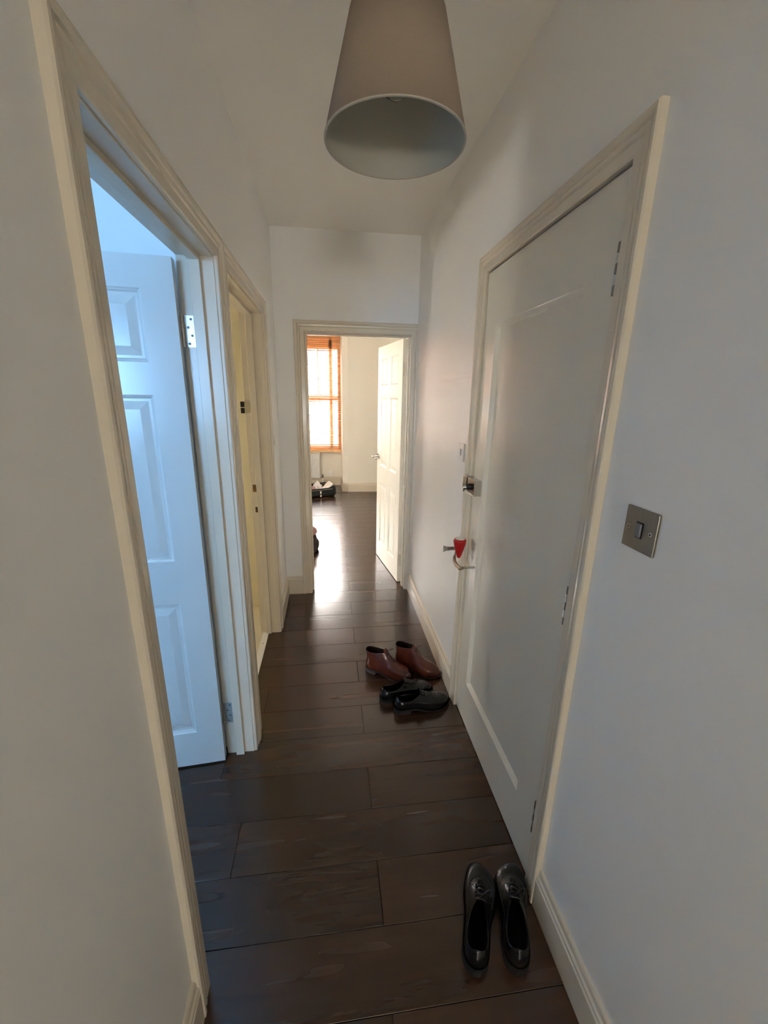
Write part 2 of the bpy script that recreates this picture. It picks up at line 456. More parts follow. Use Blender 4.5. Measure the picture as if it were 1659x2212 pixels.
wfn = boxes('wall_far_near', [(-2.6, XL - WT, YE, YE + 0.12, -0.01, H), (XR + 0.14, 1.5, YE, YE + 0.12, -0.01, H)], 'room_paint')
tag(wfn, 'cream near wall of the far room either side of its doorway', 'wall', kind='structure')
# left (blue-lit) room
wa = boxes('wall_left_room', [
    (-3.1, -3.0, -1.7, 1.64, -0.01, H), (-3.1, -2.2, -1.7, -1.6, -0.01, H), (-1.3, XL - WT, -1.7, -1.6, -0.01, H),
    (-2.2, -1.3, -1.7, -1.6, -0.01, 1.2), (-2.2, -1.3, -1.7, -1.6, 2.05, H), (-3.0, XL - WT, 1.57, 1.64, -0.01, H)], 'blue_room_paint')  # opening for the added pane, unseen, lets light into this room
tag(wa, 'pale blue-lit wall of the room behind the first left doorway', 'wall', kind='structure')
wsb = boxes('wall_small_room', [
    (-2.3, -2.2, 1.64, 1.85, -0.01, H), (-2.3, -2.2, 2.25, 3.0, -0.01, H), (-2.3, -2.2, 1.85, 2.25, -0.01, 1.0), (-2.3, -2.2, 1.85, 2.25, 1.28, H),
    (-2.2, XL - WT, 2.86, 2.96, -0.01, H), (-2.2, XL - WT, 1.641, 1.648, -0.01, H)], 'yellow_room_paint')  # small unseen opening added to send light out through the doorway
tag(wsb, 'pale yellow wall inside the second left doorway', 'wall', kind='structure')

w2 = boxo('light_tint_pane', (-2.2, -1.3, -1.66, -1.654, 1.2, 2.05), 'blue_light_filter')  # added unseen pane, its tint colours the light of the left room
tag(w2, 'added unseen pane tinting the light of the left room blue', 'window', kind='structure')
# ------------------------------------------------------------------ skirtings
b_ = skirting('baseboard_right', cvR, -1.4, 0.8445, 'cream moulded skirting along the right wall nearest the viewer')
skirting('baseboard_right_far', cvR, 1.781, YE, 'cream moulded skirting on the right wall beyond the closed door')
skirting('baseboard_left', cvL, -1.4, 0.7075, 'cream moulded skirting on the left wall at the bottom corner')
skirting('baseboard_left_far', cvL, 2.5545, YE, 'cream moulded skirting on the left wall beyond the second doorway')
skirting('baseboard_end', cvE, XL, -0.2255, 'short cream skirting left of the end doorway')
skirting('baseboard_far', lambda u, n, z: (u, 6.61 - n, z), 0.281, 1.4, 'cream skirting of the far room right of the bay')
bm_p = [(0.281, 6.61), (0.192, 6.645), (0.182, 7.15)]


def seg_conv(a, b, base=0.0):
    d = Vector((b[0] - a[0], b[1] - a[1])); ln = d.length; d.normalize(); nrm = Vector((-d.y, d.x))
    return (lambda u, n, z: (a[0] + d.x * u - nrm.x * -n * 1.0, a[1] + d.y * u + nrm.y * n, z + base)), ln


# bay chamfer and reveal (normal points towards -x / -y : left of travel from near to far)
for nm, a, b, lab in (('baseboard_bay_corner', bm_p[0], bm_p[1], 'short white skirting on the chamfered bay corner'), ('baseboard_bay_side', bm_p[1], bm_p[2], 'white skirting along the side of the bay')):
    d = Vector((b[0] - a[0], b[1] - a[1])); ln = d.length; d.normalize(); nr = Vector((-d.y, d.x))
    if nr.x > 0: nr = -nr
    skirting(nm, (lambda u, n, z, a=a, d=d, nr=nr: (a[0] + d.x * u + nr.x * n, a[1] + d.y * u + nr.y * n, z)), -0.004, ln, lab)
skirting('baseboard_bay', lambda u, n, z: (u, 7.15 - n, z), -1.62, 0.182, 'cream skirting under the bay window behind the suitcase')

# ------------------------------------------------------------------ door frames


def frame(name, conv, u0, u1, H0, depth, label, stop=None, **kw):
    t = empty(name, conv(0.5 * (u0 + u1), 0, 0))
    t['label'] = label; t['category'] = 'door frame'; t['kind'] = 'structure'
    t.location = (0, 0, 0)
    architrave(t, conv, u0 - 0.004, u1 + 0.004, H0 + 0.004, **kw)

    def cbox(nm, ua, ub, na, nb, za, zb, m='trim_gloss'):
        p, q = conv(ua, na, za), conv(ub, nb, zb)
        return boxo(nm, (min(p[0], q[0]), max(p[0], q[0]), min(p[1], q[1]), max(p[1], q[1]), za, zb), m, t, bevel=0.0015)
    cbox('jamb', u0 - 0.02, u0, 0.0, -depth, 0, H0 + 0.02)
    cbox('jamb', u1, u1 + 0.02, 0.0, -depth, 0, H0 + 0.02)
    cbox('head_jamb', u0, u1, 0.0, -depth, H0, H0 + 0.02)
    if stop:
        s0, s1, th = stop
        cbox('door_stop', u0, u0 + th, -s0, -s1, 0, H0)
        cbox('door_stop', u1 - th, u1, -s0, -s1, 0, H0)
        cbox('door_stop_head', u0 + th, u1 - th, -s0, -s1, H0 - th, H0)
    return t, cbox


fA, boxA = frame('trim_1', cvL, 0.779, 1.532, 1.935, 0.113, 'cream door frame of the blue-lit first left doorway', (0.040, 0.074, 0.014))
fB, boxB = frame('trim_2', cvL, 1.673, 2.489, 1.935, 0.118, 'cream door frame of the second left doorway with strike plates', (0.050, 0.084, 0.012))
fE, boxE = frame('trim_3', cvE, -0.160, 0.572, 1.925, 0.12, 'cream door frame of the bright end doorway', (0.045, 0.078, 0.012), right=True, scale=0.62 if False else 1.0)
fR = empty('trim_4'); tag(fR, 'cream moulded architrave around the closed right door', 'door frame', kind='structure')
architrave(fR, cvR, 0.909, 1.716, 1.984, scale=0.95)
# strikes on the far jamb of the second doorway
bm = bmesh.new(); bm_box(bm, -0.463, -0.434, 2.4855, 2.490, 0.955, 0.999); obj('strike_plate', bm, 'old_brass', fB, bevel=0.001)
bm = bmesh.new(); bm_box(bm, -0.456, -0.438, 2.4855, 2.490, 0.828, 0.862); obj('strike_plate', bm, 'old_brass', fB, bevel=0.001)
bm = bmesh.new(); bm_box(bm, -0.497, -0.477, 2.478, 2.492, 1.446, 1.476); bm_box(bm, -0.497, -0.477, 2.478, 2.492, 1.412, 1.442); obj('latch_keep', bm, 'black_metal', fB, bevel=0.001)
# hinge plates on the jamb of the first doorway
for z0, z1 in ((1.664, 1.762), (0.164, 0.266)):
    hg = boxo('hinge_plate', (-0.463, -0.432, 1.529, 1.5325, z0, z1), 'steel_hinge', fA, bevel=0.0008)
    for i in range(4):
        zz = z0 + (z1 - z0) * (0.12 + 0.253 * i); xx = -0.448 + (0.006 if i % 2 else -0.004)
        bm = bmesh.new()
        vs = [bm.verts.new((xx + 0.0042 * math.cos(a * PI / 5), 1.5283, zz + 0.0042 * math.sin(a * PI / 5))) for a in range(10)]
        vs2 = [bm.verts.new((v.co.x, 1.5295, v.co.z)) for v in vs]
        bm.faces.new(vs)
        for a in range(10): bm.faces.new((vs[a], vs[(a + 1) % 10], vs2[(a + 1) % 10], vs2[a]))
        obj('screw', bm, 'switch_grey', hg)
# threshold strip
th = empty('trim_5'); tag(th, 'white screwed-down threshold strip in the second left doorway', 'threshold', kind='structure')
boxo('strip', (-0.462, -0.424, 1.673, 2.489, 0.0, 0.005), 'threshold_white', th, bevel=0.002)
for yy in (1.85, 2.12, 2.36):
    bm = bmesh.new(); bm_lathe(bm, [(0.004, 0.0045), (0.004, 0.0056), (0, 0.0056)], 10, -0.443, yy); obj('screw', bm, 'switch_grey', th)

# ------------------------------------------------------------------ doors


def raised_panel(bm, u0, u1, z0, z1, y_face, depth=0.010, lip=0.012, field=0.035):
    """panel filling a hole: ogee lip down, flat margin, raised field. face looks to -y"""
    def ring(i, y): return [bm.verts.new((a, y, b)) for a, b in ((u0 + i, z0 + i), (u1 - i, z0 + i), (u1 - i, z1 - i), (u0 + i, z1 - i))]
    rs = [ring(0, y_face), ring(lip * 0.35, y_face + 0.003), ring(lip * 0.6, y_face + 0.004), ring(lip, y_face + depth), ring(lip + 0.008, y_face + depth), ring(lip + field, y_face + depth * 0.35)]
    for A, B in zip(rs, rs[1:]):
        for k_ in range(4): bm.faces.new((A[k_], A[(k_ + 1) % 4], B[(k_ + 1) % 4], B[k_]))
    bm.faces.new(rs[-1])


def slab_with_holes(us, zs, holes, y0, y1):
    """grid of faces on both sides minus panel cells; us, zs sorted breakpoints"""
    bm = bmesh.new()
    V = {}

    def v(i, j, s):
        if (i, j, s) not in V: V[(i, j, s)] = bm.verts.new((us[i], (y0, y1)[s], zs[j]))
        return V[(i, j, s)]
    nu, nz = len(us), len(zs)
    for i in range(nu - 1):
        for j in range(nz - 1):
            if (i, j) in holes: continue
            bm.faces.new((v(i, j, 0), v(i + 1, j, 0), v(i + 1, j + 1, 0), v(i, j + 1, 0)))
            bm.faces.new((v(i, j, 1), v(i, j + 1, 1), v(i + 1, j + 1, 1), v(i + 1, j, 1)))
    for i in range(nu - 1):
        bm.faces.new((v(i, 0, 0), v(i, 0, 1), v(i + 1, 0, 1), v(i + 1, 0, 0)))
        bm.faces.new((v(i, nz - 1, 0), v(i + 1, nz - 1, 0), v(i + 1, nz - 1, 1), v(i, nz - 1, 1)))
    for j in range(nz - 1):
        bm.faces.new((v(0, j, 0), v(0, j + 1, 0), v(0, j + 1, 1), v(0, j, 1)))
        bm.faces.new((v(nu - 1, j, 0), v(nu - 1, j, 1), v(nu - 1, j + 1, 1), v(nu - 1, j + 1, 0)))
    return bm


def panel_door(name, W, us, zs, m, label):
    """six-panel leaf in local space: hinge at u=0, visible face at y=0 looking -y, thickness .035"""
    t = empty(name); tag(t, label, 'door', kind='structure')
    U = [0, us[0], us[1], us[2], us[3], W]
    Z = [0.008, zs[0], zs[1], zs[2], zs[3], zs[4], zs[5], 1.918]
    holes = {(i, j) for i in (1, 3) for j in (1, 3, 5)}
    obj('leaf_frame', slab_with_holes(U, Z, holes, 0.0, 0.035), m, t)
    for i in (1, 3):
        for j in (1, 3, 5):
            bm = bmesh.new()
            raised_panel(bm, U[i], U[i + 1], Z[j], Z[j + 1], 0.0)
            # back face of the panel, so the leaf is solid
            a = [bm.verts.new(p) for p in ((U[i], 0.028, Z[j]), (U[i + 1], 0.028, Z[j]), (U[i + 1], 0.028, Z[j + 1]), (U[i], 0.028, Z[j + 1]))]
            bm.faces.new(a[::-1])
            obj('panel', bm, m, t)
    return t


ZS = [0.172, 0.760, 0.930, 1.512, 1.612, 1.826]
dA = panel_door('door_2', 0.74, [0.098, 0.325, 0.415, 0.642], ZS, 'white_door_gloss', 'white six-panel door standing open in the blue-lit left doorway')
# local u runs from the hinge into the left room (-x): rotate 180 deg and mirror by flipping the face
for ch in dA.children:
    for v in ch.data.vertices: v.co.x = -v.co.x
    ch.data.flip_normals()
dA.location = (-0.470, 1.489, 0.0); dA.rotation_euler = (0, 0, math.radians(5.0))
for z0, z1 in ((1.664, 1.762), (0.164, 0.266)):
    bm = bmesh.new()
    for i in range(5):
        a = z0 + (z1 - z0) * i / 5; bm_tube(bm, [(0.0045, 0.034, a + 0.0006), (0.0045, 0.034, a + (z1 - z0) / 5 - 0.0006)], 0.0048, 10)
    obj('hinge_knuckle', bm, 'steel_hinge', dA, smooth=False)

dE = panel_door('door_3', 0.668, [0.100, 0.294, 0.380, 0.577], [0.168, 0.748, 0.910, 1.505, 1.603, 1.825], 'door_gloss', 'cream six-panel door standing open into the far room')
dvec = Vector((0.431 - 0.536, 3.83 - 3.17)).normalized()
dE.location = (0.536, 3.17, 0); ang = math.atan2(dvec.y, dvec.x)
for ch in dE.children:          # visible face must look to the left of travel (towards -x)
    for v in ch.data.vertices: v.co.y = -v.co.y
    ch.data.flip_normals()
dE.rotation_euler = (0, 0, ang)
hd = empty('handle'); hd.parent = dE
bm = bmesh.new(); bm_tube(bm, [(0.615, 0.0, 0.985), (0.615, 0.010, 0.985)], 0.024, 20); obj('rose', bm, 'chrome', hd, smooth=False)
bm = bmesh.new(); bm_tube(bm, [(0.615, 0.008, 0.985), (0.615, 0.050, 0.985), (0.605, 0.060, 0.985), (0.575, 0.062, 0.985), (0.525, 0.058, 0.980), (0.505, 0.056, 0.978)], [0.010, 0.010, 0.011, 0.0105, 0.010, 0.009], 12); obj('lever', bm, 'chrome', hd, smooth=True)
for z0, z1 in ((1.66, 1.76), (0.15, 0.25)):
    bm = bmesh.new()
    for i in range(5):
        a = z0 + (z1 - z0) * i / 5; bm_tube(bm, [(-0.004, -0.037, a + 0.0006), (-0.004, -0.037, a + (z1 - z0) / 5 - 0.0006)], 0.005, 10)
    bm_box(bm, -0.002, 0.001, -0.036, -0.006, z0, z1)
    obj('hinge', bm, 'steel_hinge', dE)

# right closed door: one large sunk panel
dR = empty('door_1'); tag(dR, 'closed cream door with one large sunk panel on the right wall', 'door', kind='structure')
XD = XR + 0.0015
U = [0.912, 1.046, 1.600, 1.713]; Z = [0.006, 0.216, 1.786, 1.979]
bm = slab_with_holes(U, Z, {(1, 1)}, 0.0, 0.044)
for v in bm.verts: v.co = Vector((XD + v.co.y, v.co.x, v.co.z))
obj('leaf_frame', bm, 'door_gloss', dR)
bm = bmesh.new()


def rring(i, y): return [bm.verts.new((XD + y, a, b)) for a, b in ((U[1] + i, Z[1] + i), (U[2] - i, Z[1] + i), (U[2] - i, Z[2] - i), (U[1] + i, Z[2] - i))]


rs = [rring(0, 0), rring(0.0015, 0.0015), rring(0.016, 0.012), rring(0.018, 0.0135)]
for A_, B_ in zip(rs, rs[1:]):
    for q in range(4): bm.faces.new((A_[q], A_[(q + 1) % 4], B_[(q + 1) % 4], B_[q]))
bm.faces.new(rs[-1])
obj('sunk_panel', bm, 'door_gloss', dR)
for z0, z1 in ((1.737, 1.840), (0.944, 1.054), (0.212, 0.330)):
    hg = empty('hinge'); hg.parent = dR
    for i in range(5):
        a = z0 + (z1 - z0) * i / 5
        bm = bmesh.new(); bm_tube(bm, [(XR - 0.006, 0.911, a + 0.0008), (XR - 0.006, 0.911, a + (z1 - z0) / 5 - 0.0008)], 0.0068, 12)
        obj('knuckle', bm, 'steel_hinge' if i % 2 else 'brushed_nickel', hg, smooth=False)
    boxo('hinge_leaf', (XR - 0.003, XR + 0.004, 0.911, 0.921, z0, z1), 'steel_hinge', hg)
# night latch: case on the door stile, keep on the frame
nl = empty('night_latch'); nl.parent = dR
boxo('latch_case', (XR - 0.030, XR + 0.004, 1.612, 1.700, 1.124, 1.190), 'chrome', nl, bevel=0.003)
boxo('latch_keep', (XR - 0.034, XR - 0.016, 1.708, 1.752, 1.130, 1.192), 'chrome', nl, bevel=0.003)
bm = bmesh.new(); bm_tube(bm, [(XR - 0.030, 1.660, 1.157), (XR - 0.046, 1.660, 1.157)], [0.014, 0.011], 18); obj('latch_knob', bm, 'black_metal', nl)
bm = bmesh.new(); bm_tube(bm, [(XR - 0.046, 1.660, 1.160), (XR - 0.050, 1.668, 1.150), (XR - 0.052, 1.682, 1.136)], [0.009, 0.008, 0.006], 12); obj('thumb_turn', bm, 'chrome', nl, smooth=True)
# red portable lock clipped on the door edge
pk = empty('portable_door_lock', (XR - 0.022, 1.715, 0.86)); tag(pk, 'small red plastic and metal lock clipped to the closed right door', 'door lock')
bm = bmesh.new()
pr = [(0.008, -0.048), (0.013, -0.036), (0.022, -0.006), (0.030, 0.026), (0.033, 0.046), (0.0325, 0.055), (0.028, 0.060)]
rings = []
for r_, z_ in pr:
    rings.append([bm.verts.new((-0.036 + 0.85 * r_ * math.cos(2 * PI * q / 20), -0.055 + 0.9 * r_ * math.sin(2 * PI * q / 20), z_ * 0.82 + 0.014)) for q in range(20)])
for A_, B_ in zip(rings, rings[1:]):
    for q in range(20): bm.faces.new((A_[q], A_[(q + 1) % 20], B_[(q + 1) % 20], B_[q]))
bm.faces.new(rings[0][::-1]); bm.faces.new(rings[-1])
obj('red_grip', bm, 'red_plastic', pk, smooth=True)
bm = bmesh.new()
vv = [bm.verts.new((-0.036 + 0.0205 * math.cos(2 * PI * q / 20), -0.055 + 0.0225 * math.sin(2 * PI * q / 20), 0.0625)) for q in range(20)]
vw = [bm.verts.new((v.co.x, v.co.y, v.co.z + 0.0022)) for v in vv]
bm.faces.new(vw); bm.faces.new(vv[::-1])
for q in range(20): bm.faces.new((vv[q], vv[(q + 1) % 20], vw[(q + 1) % 20], vw[q]))
obj('pale_inlay', bm, 'white_plastic', pk)
bm = bmesh.new()
prof = [(0.0, 0.009), (-0.030, 0.009), (-0.058, 0.008), (-0.080, 0.010), (-0.092, 0.0165)]
va = [[bm.verts.new((x_, y_, -0.004 + s_ * h_)) for s_ in (1, -1) for y_ in (0.003, 0.007)] for x_, h_ in prof]
for A_, B_ in zip(va, va[1:]):
    for q, r in ((0, 1), (1, 3), (3, 2), (2, 0)): bm.faces.new((A_[q], A_[r], B_[r], B_[q]))
bm.faces.new([va[0][q] for q in (0, 1, 3, 2)]); bm.faces.new([va[-1][q] for q in (2, 3, 1, 0)])
obj('steel_arm', bm, 'chrome', pk)
bm = bmesh.new(); bm_tube(bm, [(-0.030, 0.010, -0.024), (-0.036, 0.006, -0.046), (-0.040, -0.010, -0.062), (-0.040, -0.050, -0.066), (-0.040, -0.095, -0.060), (-0.036, -0.115, -0.050)], [0.006, 0.007, 0.008, 0.0085, 0.008, 0.006], 10)
obj('bronze_hook', bm, 'bronze_metal', pk, smooth=True)
bm = bmesh.new(); bm_tube(bm, [(-0.034, -0.116, -0.048), (0.018, -0.116, -0.048)], 0.005, 10)
obj('fixing_pin', bm, 'chrome', pk)

# ------------------------------------------------------------------ switches


def switch(name, conv, u, z, size, plate_m, rocker_m, label, thick=0.006, screws=True, grp=None):
    t = empty(name); tag(t, label, 'light switch')
    s = size / 2

    def cb(nm, ua, ub, na, nb, za, zb, m, bev=0.0):
        p, q = conv(ua, na, za), conv(ub, nb, zb)
        return boxo(nm, (min(p[0], q[0]), max(p[0], q[0]), min(p[1], q[1]), max(p[1], q[1]), za, zb), m, t, bevel=bev)
    cb('plate', u - s, u + s, 0.0, thick, z - s, z + s, plate_m, 0.002)
    cb('rocker_surround', u - 0.0095, u + 0.0095, thick - 0.0005, thick + 0.0008, z - 0.0165, z + 0.0165, 'black_metal' if screws else plate_m)
    r = cb('rocker', u - 0.0075, u + 0.0075, thick, thick + 0.005, z - 0.0145, z + 0.0145, rocker_m, 0.002)
    if screws:
        for du in (-0.030, 0.030):
            bm = bmesh.new(); p = conv(u + du, thick - 0.0005, z); q = conv(u + du, thick + 0.0008, z)
            bm_tube(bm, [p, q], 0.0042, 14)
            sc = obj('screw', bm, 'steel_hinge', t)
            p = conv(u + du, thick + 0.0007, z); q = conv(u + du, thick + 0.0012, z)
            bm = bmesh.new(); bm_tube(bm, [p, q], 0.0022, 10); s_ = obj('screw_slot', bm, 'dark_gap', sc)
    return t


switch('light_switch', cvR, 0.7155, 1.273, 0.0865, 'brushed_nickel', 'switch_grey', 'brushed metal light switch on the right wall nearest the viewer')
switch('light_switch', cvR, 1.897, 1.272, 0.084, 'white_plastic', 'white_plastic', 'white light switch just beyond the closed right door', screws=False)
switch('light_switch', cvL, 2.705, 1.226, 0.080, 'white_plastic', 'white_plastic', 'white light switch seen edge-on past the second left doorway', screws=False)

# ------------------------------------------------------------------ pendant lamp
PX, PY = 0.131, 0.932
lamp = empty('pendant_lamp', (PX, PY, 0)); tag(lamp, 'hanging lamp with a taupe tapered fabric shade under the ceiling', 'lamp')
ZB, ZT, RB, RT = 1.981, 2.165, 0.1325, 0.0855
bm = bmesh.new(); bm_lathe(bm, [(RB - 0.0022, ZB), (RB, ZB), (RT, ZT), (RT - 0.0022, ZT)], 96); sh = obj('shade', bm, 'shade_fabric', lamp, smooth=True)
bm = bmesh.new(); bm_lathe(bm, [(RB - 0.0023, ZB + 0.0005), (RT - 0.0023, ZT - 0.0005)], 96); obj('lining', bm, 'shade_lining', sh, smooth=True)
bm = bmesh.new(); bm_lathe(bm, [(RB - 0.0028, ZB - 0.0008), (RB + 0.0007, ZB - 0.0008), (RB + 0.0005, ZB + 0.0014), (RB - 0.0028, ZB + 0.0014), (RB - 0.0028, ZB - 0.0008)], 96); obj('rim_tape', bm, 'rim_tape', sh)
bm = bmesh.new()
for a in (0.3, 0.3 + 2 * PI / 3, 0.3 + 4 * PI / 3): bm_tube(bm, [(0.018 * math.cos(a), 0.018 * math.sin(a), ZT - 0.012), (RT * math.cos(a), RT * math.sin(a), ZT - 0.002)], 0.0018, 6)
obj('spider', bm, 'white_plastic', lamp)
bm = bmesh.new(); bm_lathe(bm, [(0, ZT + 0.028), (0.010, ZT + 0.024), (0.016, ZT), (0.019, ZT - 0.008), (0.019, ZT - 0.026), (0.0, ZT - 0.027)], 24); obj('lamp_holder', bm, 'white_plastic', lamp, smooth=True)
bm = bmesh.new(); bm_lathe(bm, [(0.012, ZT - 0.025), (0.013, ZT - 0.040), (0.020, ZT - 0.058), (0.027, ZT - 0.078), (0.028, ZT - 0.090), (0.022, ZT - 0.107), (0.010, ZT - 0.115), (0, ZT - 0.116)], 32); obj('bulb', bm, 'bulb_glass', lamp, smooth=True)
bm = bmesh.new(); bm_tube(bm, [(0, 0, ZT + 0.02), (0, 0, H - 0.02)], 0.0032, 8); obj('cord', bm, 'white_plastic', lamp)
bm = bmesh.new(); bm_lathe(bm, [(0, H - 0.030), (0.012, H - 0.028), (0.030, H - 0.020), (0.040, H - 0.008), (0.042, H)], 32); obj('ceiling_rose', bm, 'white_plastic', lamp, smooth=True)

# ------------------------------------------------------------------ shoes
W0 = [(0, 0), (0.012, 0.013), (0.03, 0.0205), (0.06, 0.0272), (0.12, 0.0322), (0.22, 0.0338), (0.32, 0.0338), (0.42, 0.0352), (0.52, 0.0395), (0.62, 0.0452), (0.70, 0.0472), (0.78, 0.0458), (0.86, 0.0398), (0.92, 0.0312), (0.96, 0.0222), (0.985, 0.0135), (1, 0)]


def w0(u):
    u = max(0, min(1, u))
    for (a, p), (b, q) in zip(W0, W0[1:]):
        if u <= b: return p + (q - p) * (u - a) / (b - a)
    return 0


def smooth(t): t = max(0, min(1, t)); return t * t * (3 - 2 * t)


class Shoe:
    def __init__(self, name, loc, deg, L, rings, m, label, grp, hs=0.026, sole=0.010, side=1, wide=1.0):
        self.L = L; self.hs = hs; self.sole = sole; self.wide = wide; self.side = side
        self.t = empty(name, (loc[0], loc[1], 0), math.radians(deg)); tag(self.t, label, 'boot' if 'boot' in name else 'shoe', grp)
        self.rings = rings; self.mats = m
        self.build()

    def z0(self, u): return self.sole + (self.hs - self.sole) * (1 - smooth((u - 0.28) / 0.30)) + 0.010 * smooth((u - 0.72) / 0.28)

    def yoff(self, u): return self.side * 0.006 * math.sin(PI * min(1, max(0, (u - 0.35) / 0.65))) - self.side * 0.006 * smooth((u - 0.8) / 0.2)

    def ring(self, R, N=40, inset=1.0):
        xb, xf, zb, zf, s, n, dip = R
        pts = []
        for i in range(N):
            ph = 2 * PI * i / N
            u = 0.5 * (1 - math.cos(ph)); x = xb + (xf - xb) * u
            if inset != 1.0: x = (xb + xf) / 2 + (x - (xb + xf) / 2) * (1 - (1 - inset) * 0.55)
            sg = 1 if math.sin(ph) >= 0 else -1
            cap = math.sqrt(max(0, 1 - u ** n)) if n else 1
            un = max(0.0, min(1.0, (x - xb) / (self.L - xb)))
            if n and u > 0.97: un = min(un, 0.97)
            hw = w0(un) * s * self.wide * cap * inset
            if i in (0,) or (i == N // 2): hw = 0
            if zb is None: z = self.z0(u)
            else: z = zb + (zf - zb) * smooth(u) - dip * math.sin(ph) ** 2
            pts.append((x, sg * hw + self.yoff(x / self.L), max(z, self.z0(max(0, min(1, x / self.L)))) if zb is not None else z))
        return pts

    def loft(self, name, rl, m, parent, close_end=False, sub=1):
        bm = bmesh.new(); rr = [[bm.verts.new(p) for p in r] for r in rl]
        N = len(rr[0])
        for A, B in zip(rr, rr[1:]):
            for k_ in range(N): bm.faces.new((A[k_], A[(k_ + 1) % N], B[(k_ + 1) % N], B[k_]))
        if close_end:
            E_ = rr[-1]
            for k_ in range(1, N // 2):
                if k_ == 1: bm.faces.new((E_[0], E_[1], E_[N - 1]))
                else: bm.faces.new((E_[k_ - 1], E_[k_], E_[N - k_], E_[N - k_ + 1]))
            bm.faces.new((E_[N // 2 - 1], E_[N // 2], E_[N // 2 + 1]))
        return obj(name, bm, m, parent, smooth=True, subdiv=sub)

    def front(self, f):
        """centre-line point on the instep, f in 0..1 from the toe side ring to the rim"""
        a = len(self.rings) - 1
        lo = a - 3
        x = lo + f * 3; i = min(a - 1, int(x)); q = x - i
        A, B = self.rings[i], self.rings[i + 1]
        xx = A[1] + (B[1] - A[1]) * q
        return xx, A[3] + (B[3] - A[3]) * q

    def build(self):
        L = self.L; t = self.t; up, lin, so, la = self.mats
        base = self.ring((0, L, None, None, 1.0, 0, 0))
        rl = [base] + [self.ring(R) for R in self.rings]
        rim = self.rings[-1]
        inner = self.ring(rim, inset=0.93)
        self.upper = self.loft('upper', rl + [[(x, y, z + 0.0006) for x, y, z in inner]], up, t)
        # lining going down to the insole
        xb, xf, zb, zf, s, n, dip = rim
        xm = max(R[0] for R in self.rings) + 0.007
        mid = self.ring((xm, xf + 0.02, 0.5 * (zb + self.hs), 0.45 * (zf + self.sole + 0.02), s, 3.5, dip * 0.4), inset=0.93)
        low = self.ring((xm, xf + 0.05, self.hs + 0.006, self.z0(0.5) + 0.008, s, 5, 0), inset=0.9)
        self.loft('lining', [inner, mid, low], lin, t, close_end=True)
        # sole and heel
        N = 48

        def outline(sc, fz):
            r = []
            for i in range(N):
                ph = 2 * PI * i / N; u = 0.5 * (1 - math.cos(ph)); sg = 1 if math.sin(ph) >= 0 else -1
                x = -0.004 + (L + 0.010) * u
                r.append((x, sg * (w0(u) * self.wide * sc + 0.0035 * min(1, math.sin(PI * u) * 6)) + self.yoff(u), fz(u)))
            return r
        a = outline(1.03, lambda u: self.z0(u) + 0.002); b = outline(1.03, lambda u: max(0.0006, self.z0(u) - self.sole + 0.0006))
        c = outline(0.4, lambda u: max(0.0006, self.z0(u) - self.sole + 0.0006))
        self.loft('sole', [a, b], so, t, close_end=True, sub=0)
        bm = bmesh.new(); pts = []
        ue = 0.27
        for i in range(13):
            u = ue * (0.5 * (1 - math.cos(PI * i / 12))); pts.append((u * L - 0.004, w0(u) * self.wide * 1.03 + 0.003))
        out = [(x, y) for x, y in pts] + [(x, -y) for x, y in pts[::-1][:-1]]
        lo = [bm.verts.new((x, y, 0)) for x, y in out]; hi = [bm.verts.new((x, y, self.hs - self.sole + 0.002)) for x, y in out]
        for q in range(len(out)): bm.faces.new((lo[q], lo[(q + 1) % len(out)], hi[(q + 1) % len(out)], hi[q]))
        bm.faces.new(lo[::-1]); bm.faces.new(hi)
        obj('heel', bm, so, t)
        # tongue
        bm = bmesh.new(); rows = []
        for j in range(6):
            f = 0.15 + 1.0 * j / 5
            x, z = self.front(min(1, f)); ex = max(0, f - 1)
            x -= ex * 0.06; z += ex * 0.10
            wd = 0.013 + 0.008 * j / 5
            rows.append([bm.verts.new((x + (0.012 if abs(q) < 2 else 0) * 0 - 0.004 * (abs(q) / 2) ** 2, q / 2 * wd + self.yoff(0.5), z + 0.0008 + 0.002 - 0.006 * (abs(q) / 2) ** 2)) for q in (-2, -1, 0, 1, 2)])
        for A, B in zip(rows, rows[1:]):
            for q in range(4): bm.faces.new((A[q], A[q + 1], B[q + 1], B[q]))
        tg = obj('tongue', bm, up, t, smooth=True)
        md = tg.modifiers.new('th', 'SOLIDIFY'); md.thickness = 0.003
        # laces
        bm = bmesh.new()
        for j in range(4):
            x, z = self.front(0.30 + 0.20 * j); x2, z2 = self.front(0.38 + 0.20 * j)
            yo = self.yoff(0.5); hw = 0.016
            for sgn in (1, -1):
                bm_tube(bm, [(x - 0.002, yo + sgn * hw, z - 0.001), (0.5 * (x + x2), yo, 0.5 * (z + z2) + 0.0055), (x2 - 0.002, yo - sgn * hw, z2 - 0.001)], 0.0016, 6)
        x, z = self.front(0.95); yo = self.yoff(0.5)
        for sgn in (1, -1):
            lp = [(x, yo, z + 0.006)]
            for q in range(1, 8):
                aa = PI * q / 8
                lp.append((x + 0.020 * math.sin(aa) + 0.006 * q / 8, yo + sgn * (0.030 * math.sin(aa * 0.75)), z + 0.006 + 0.012 * math.sin(aa) - 0.016 * q / 8))
            bm_tube(bm, lp, 0.0015, 6)
        obj('laces', bm, la, t, smooth=True)


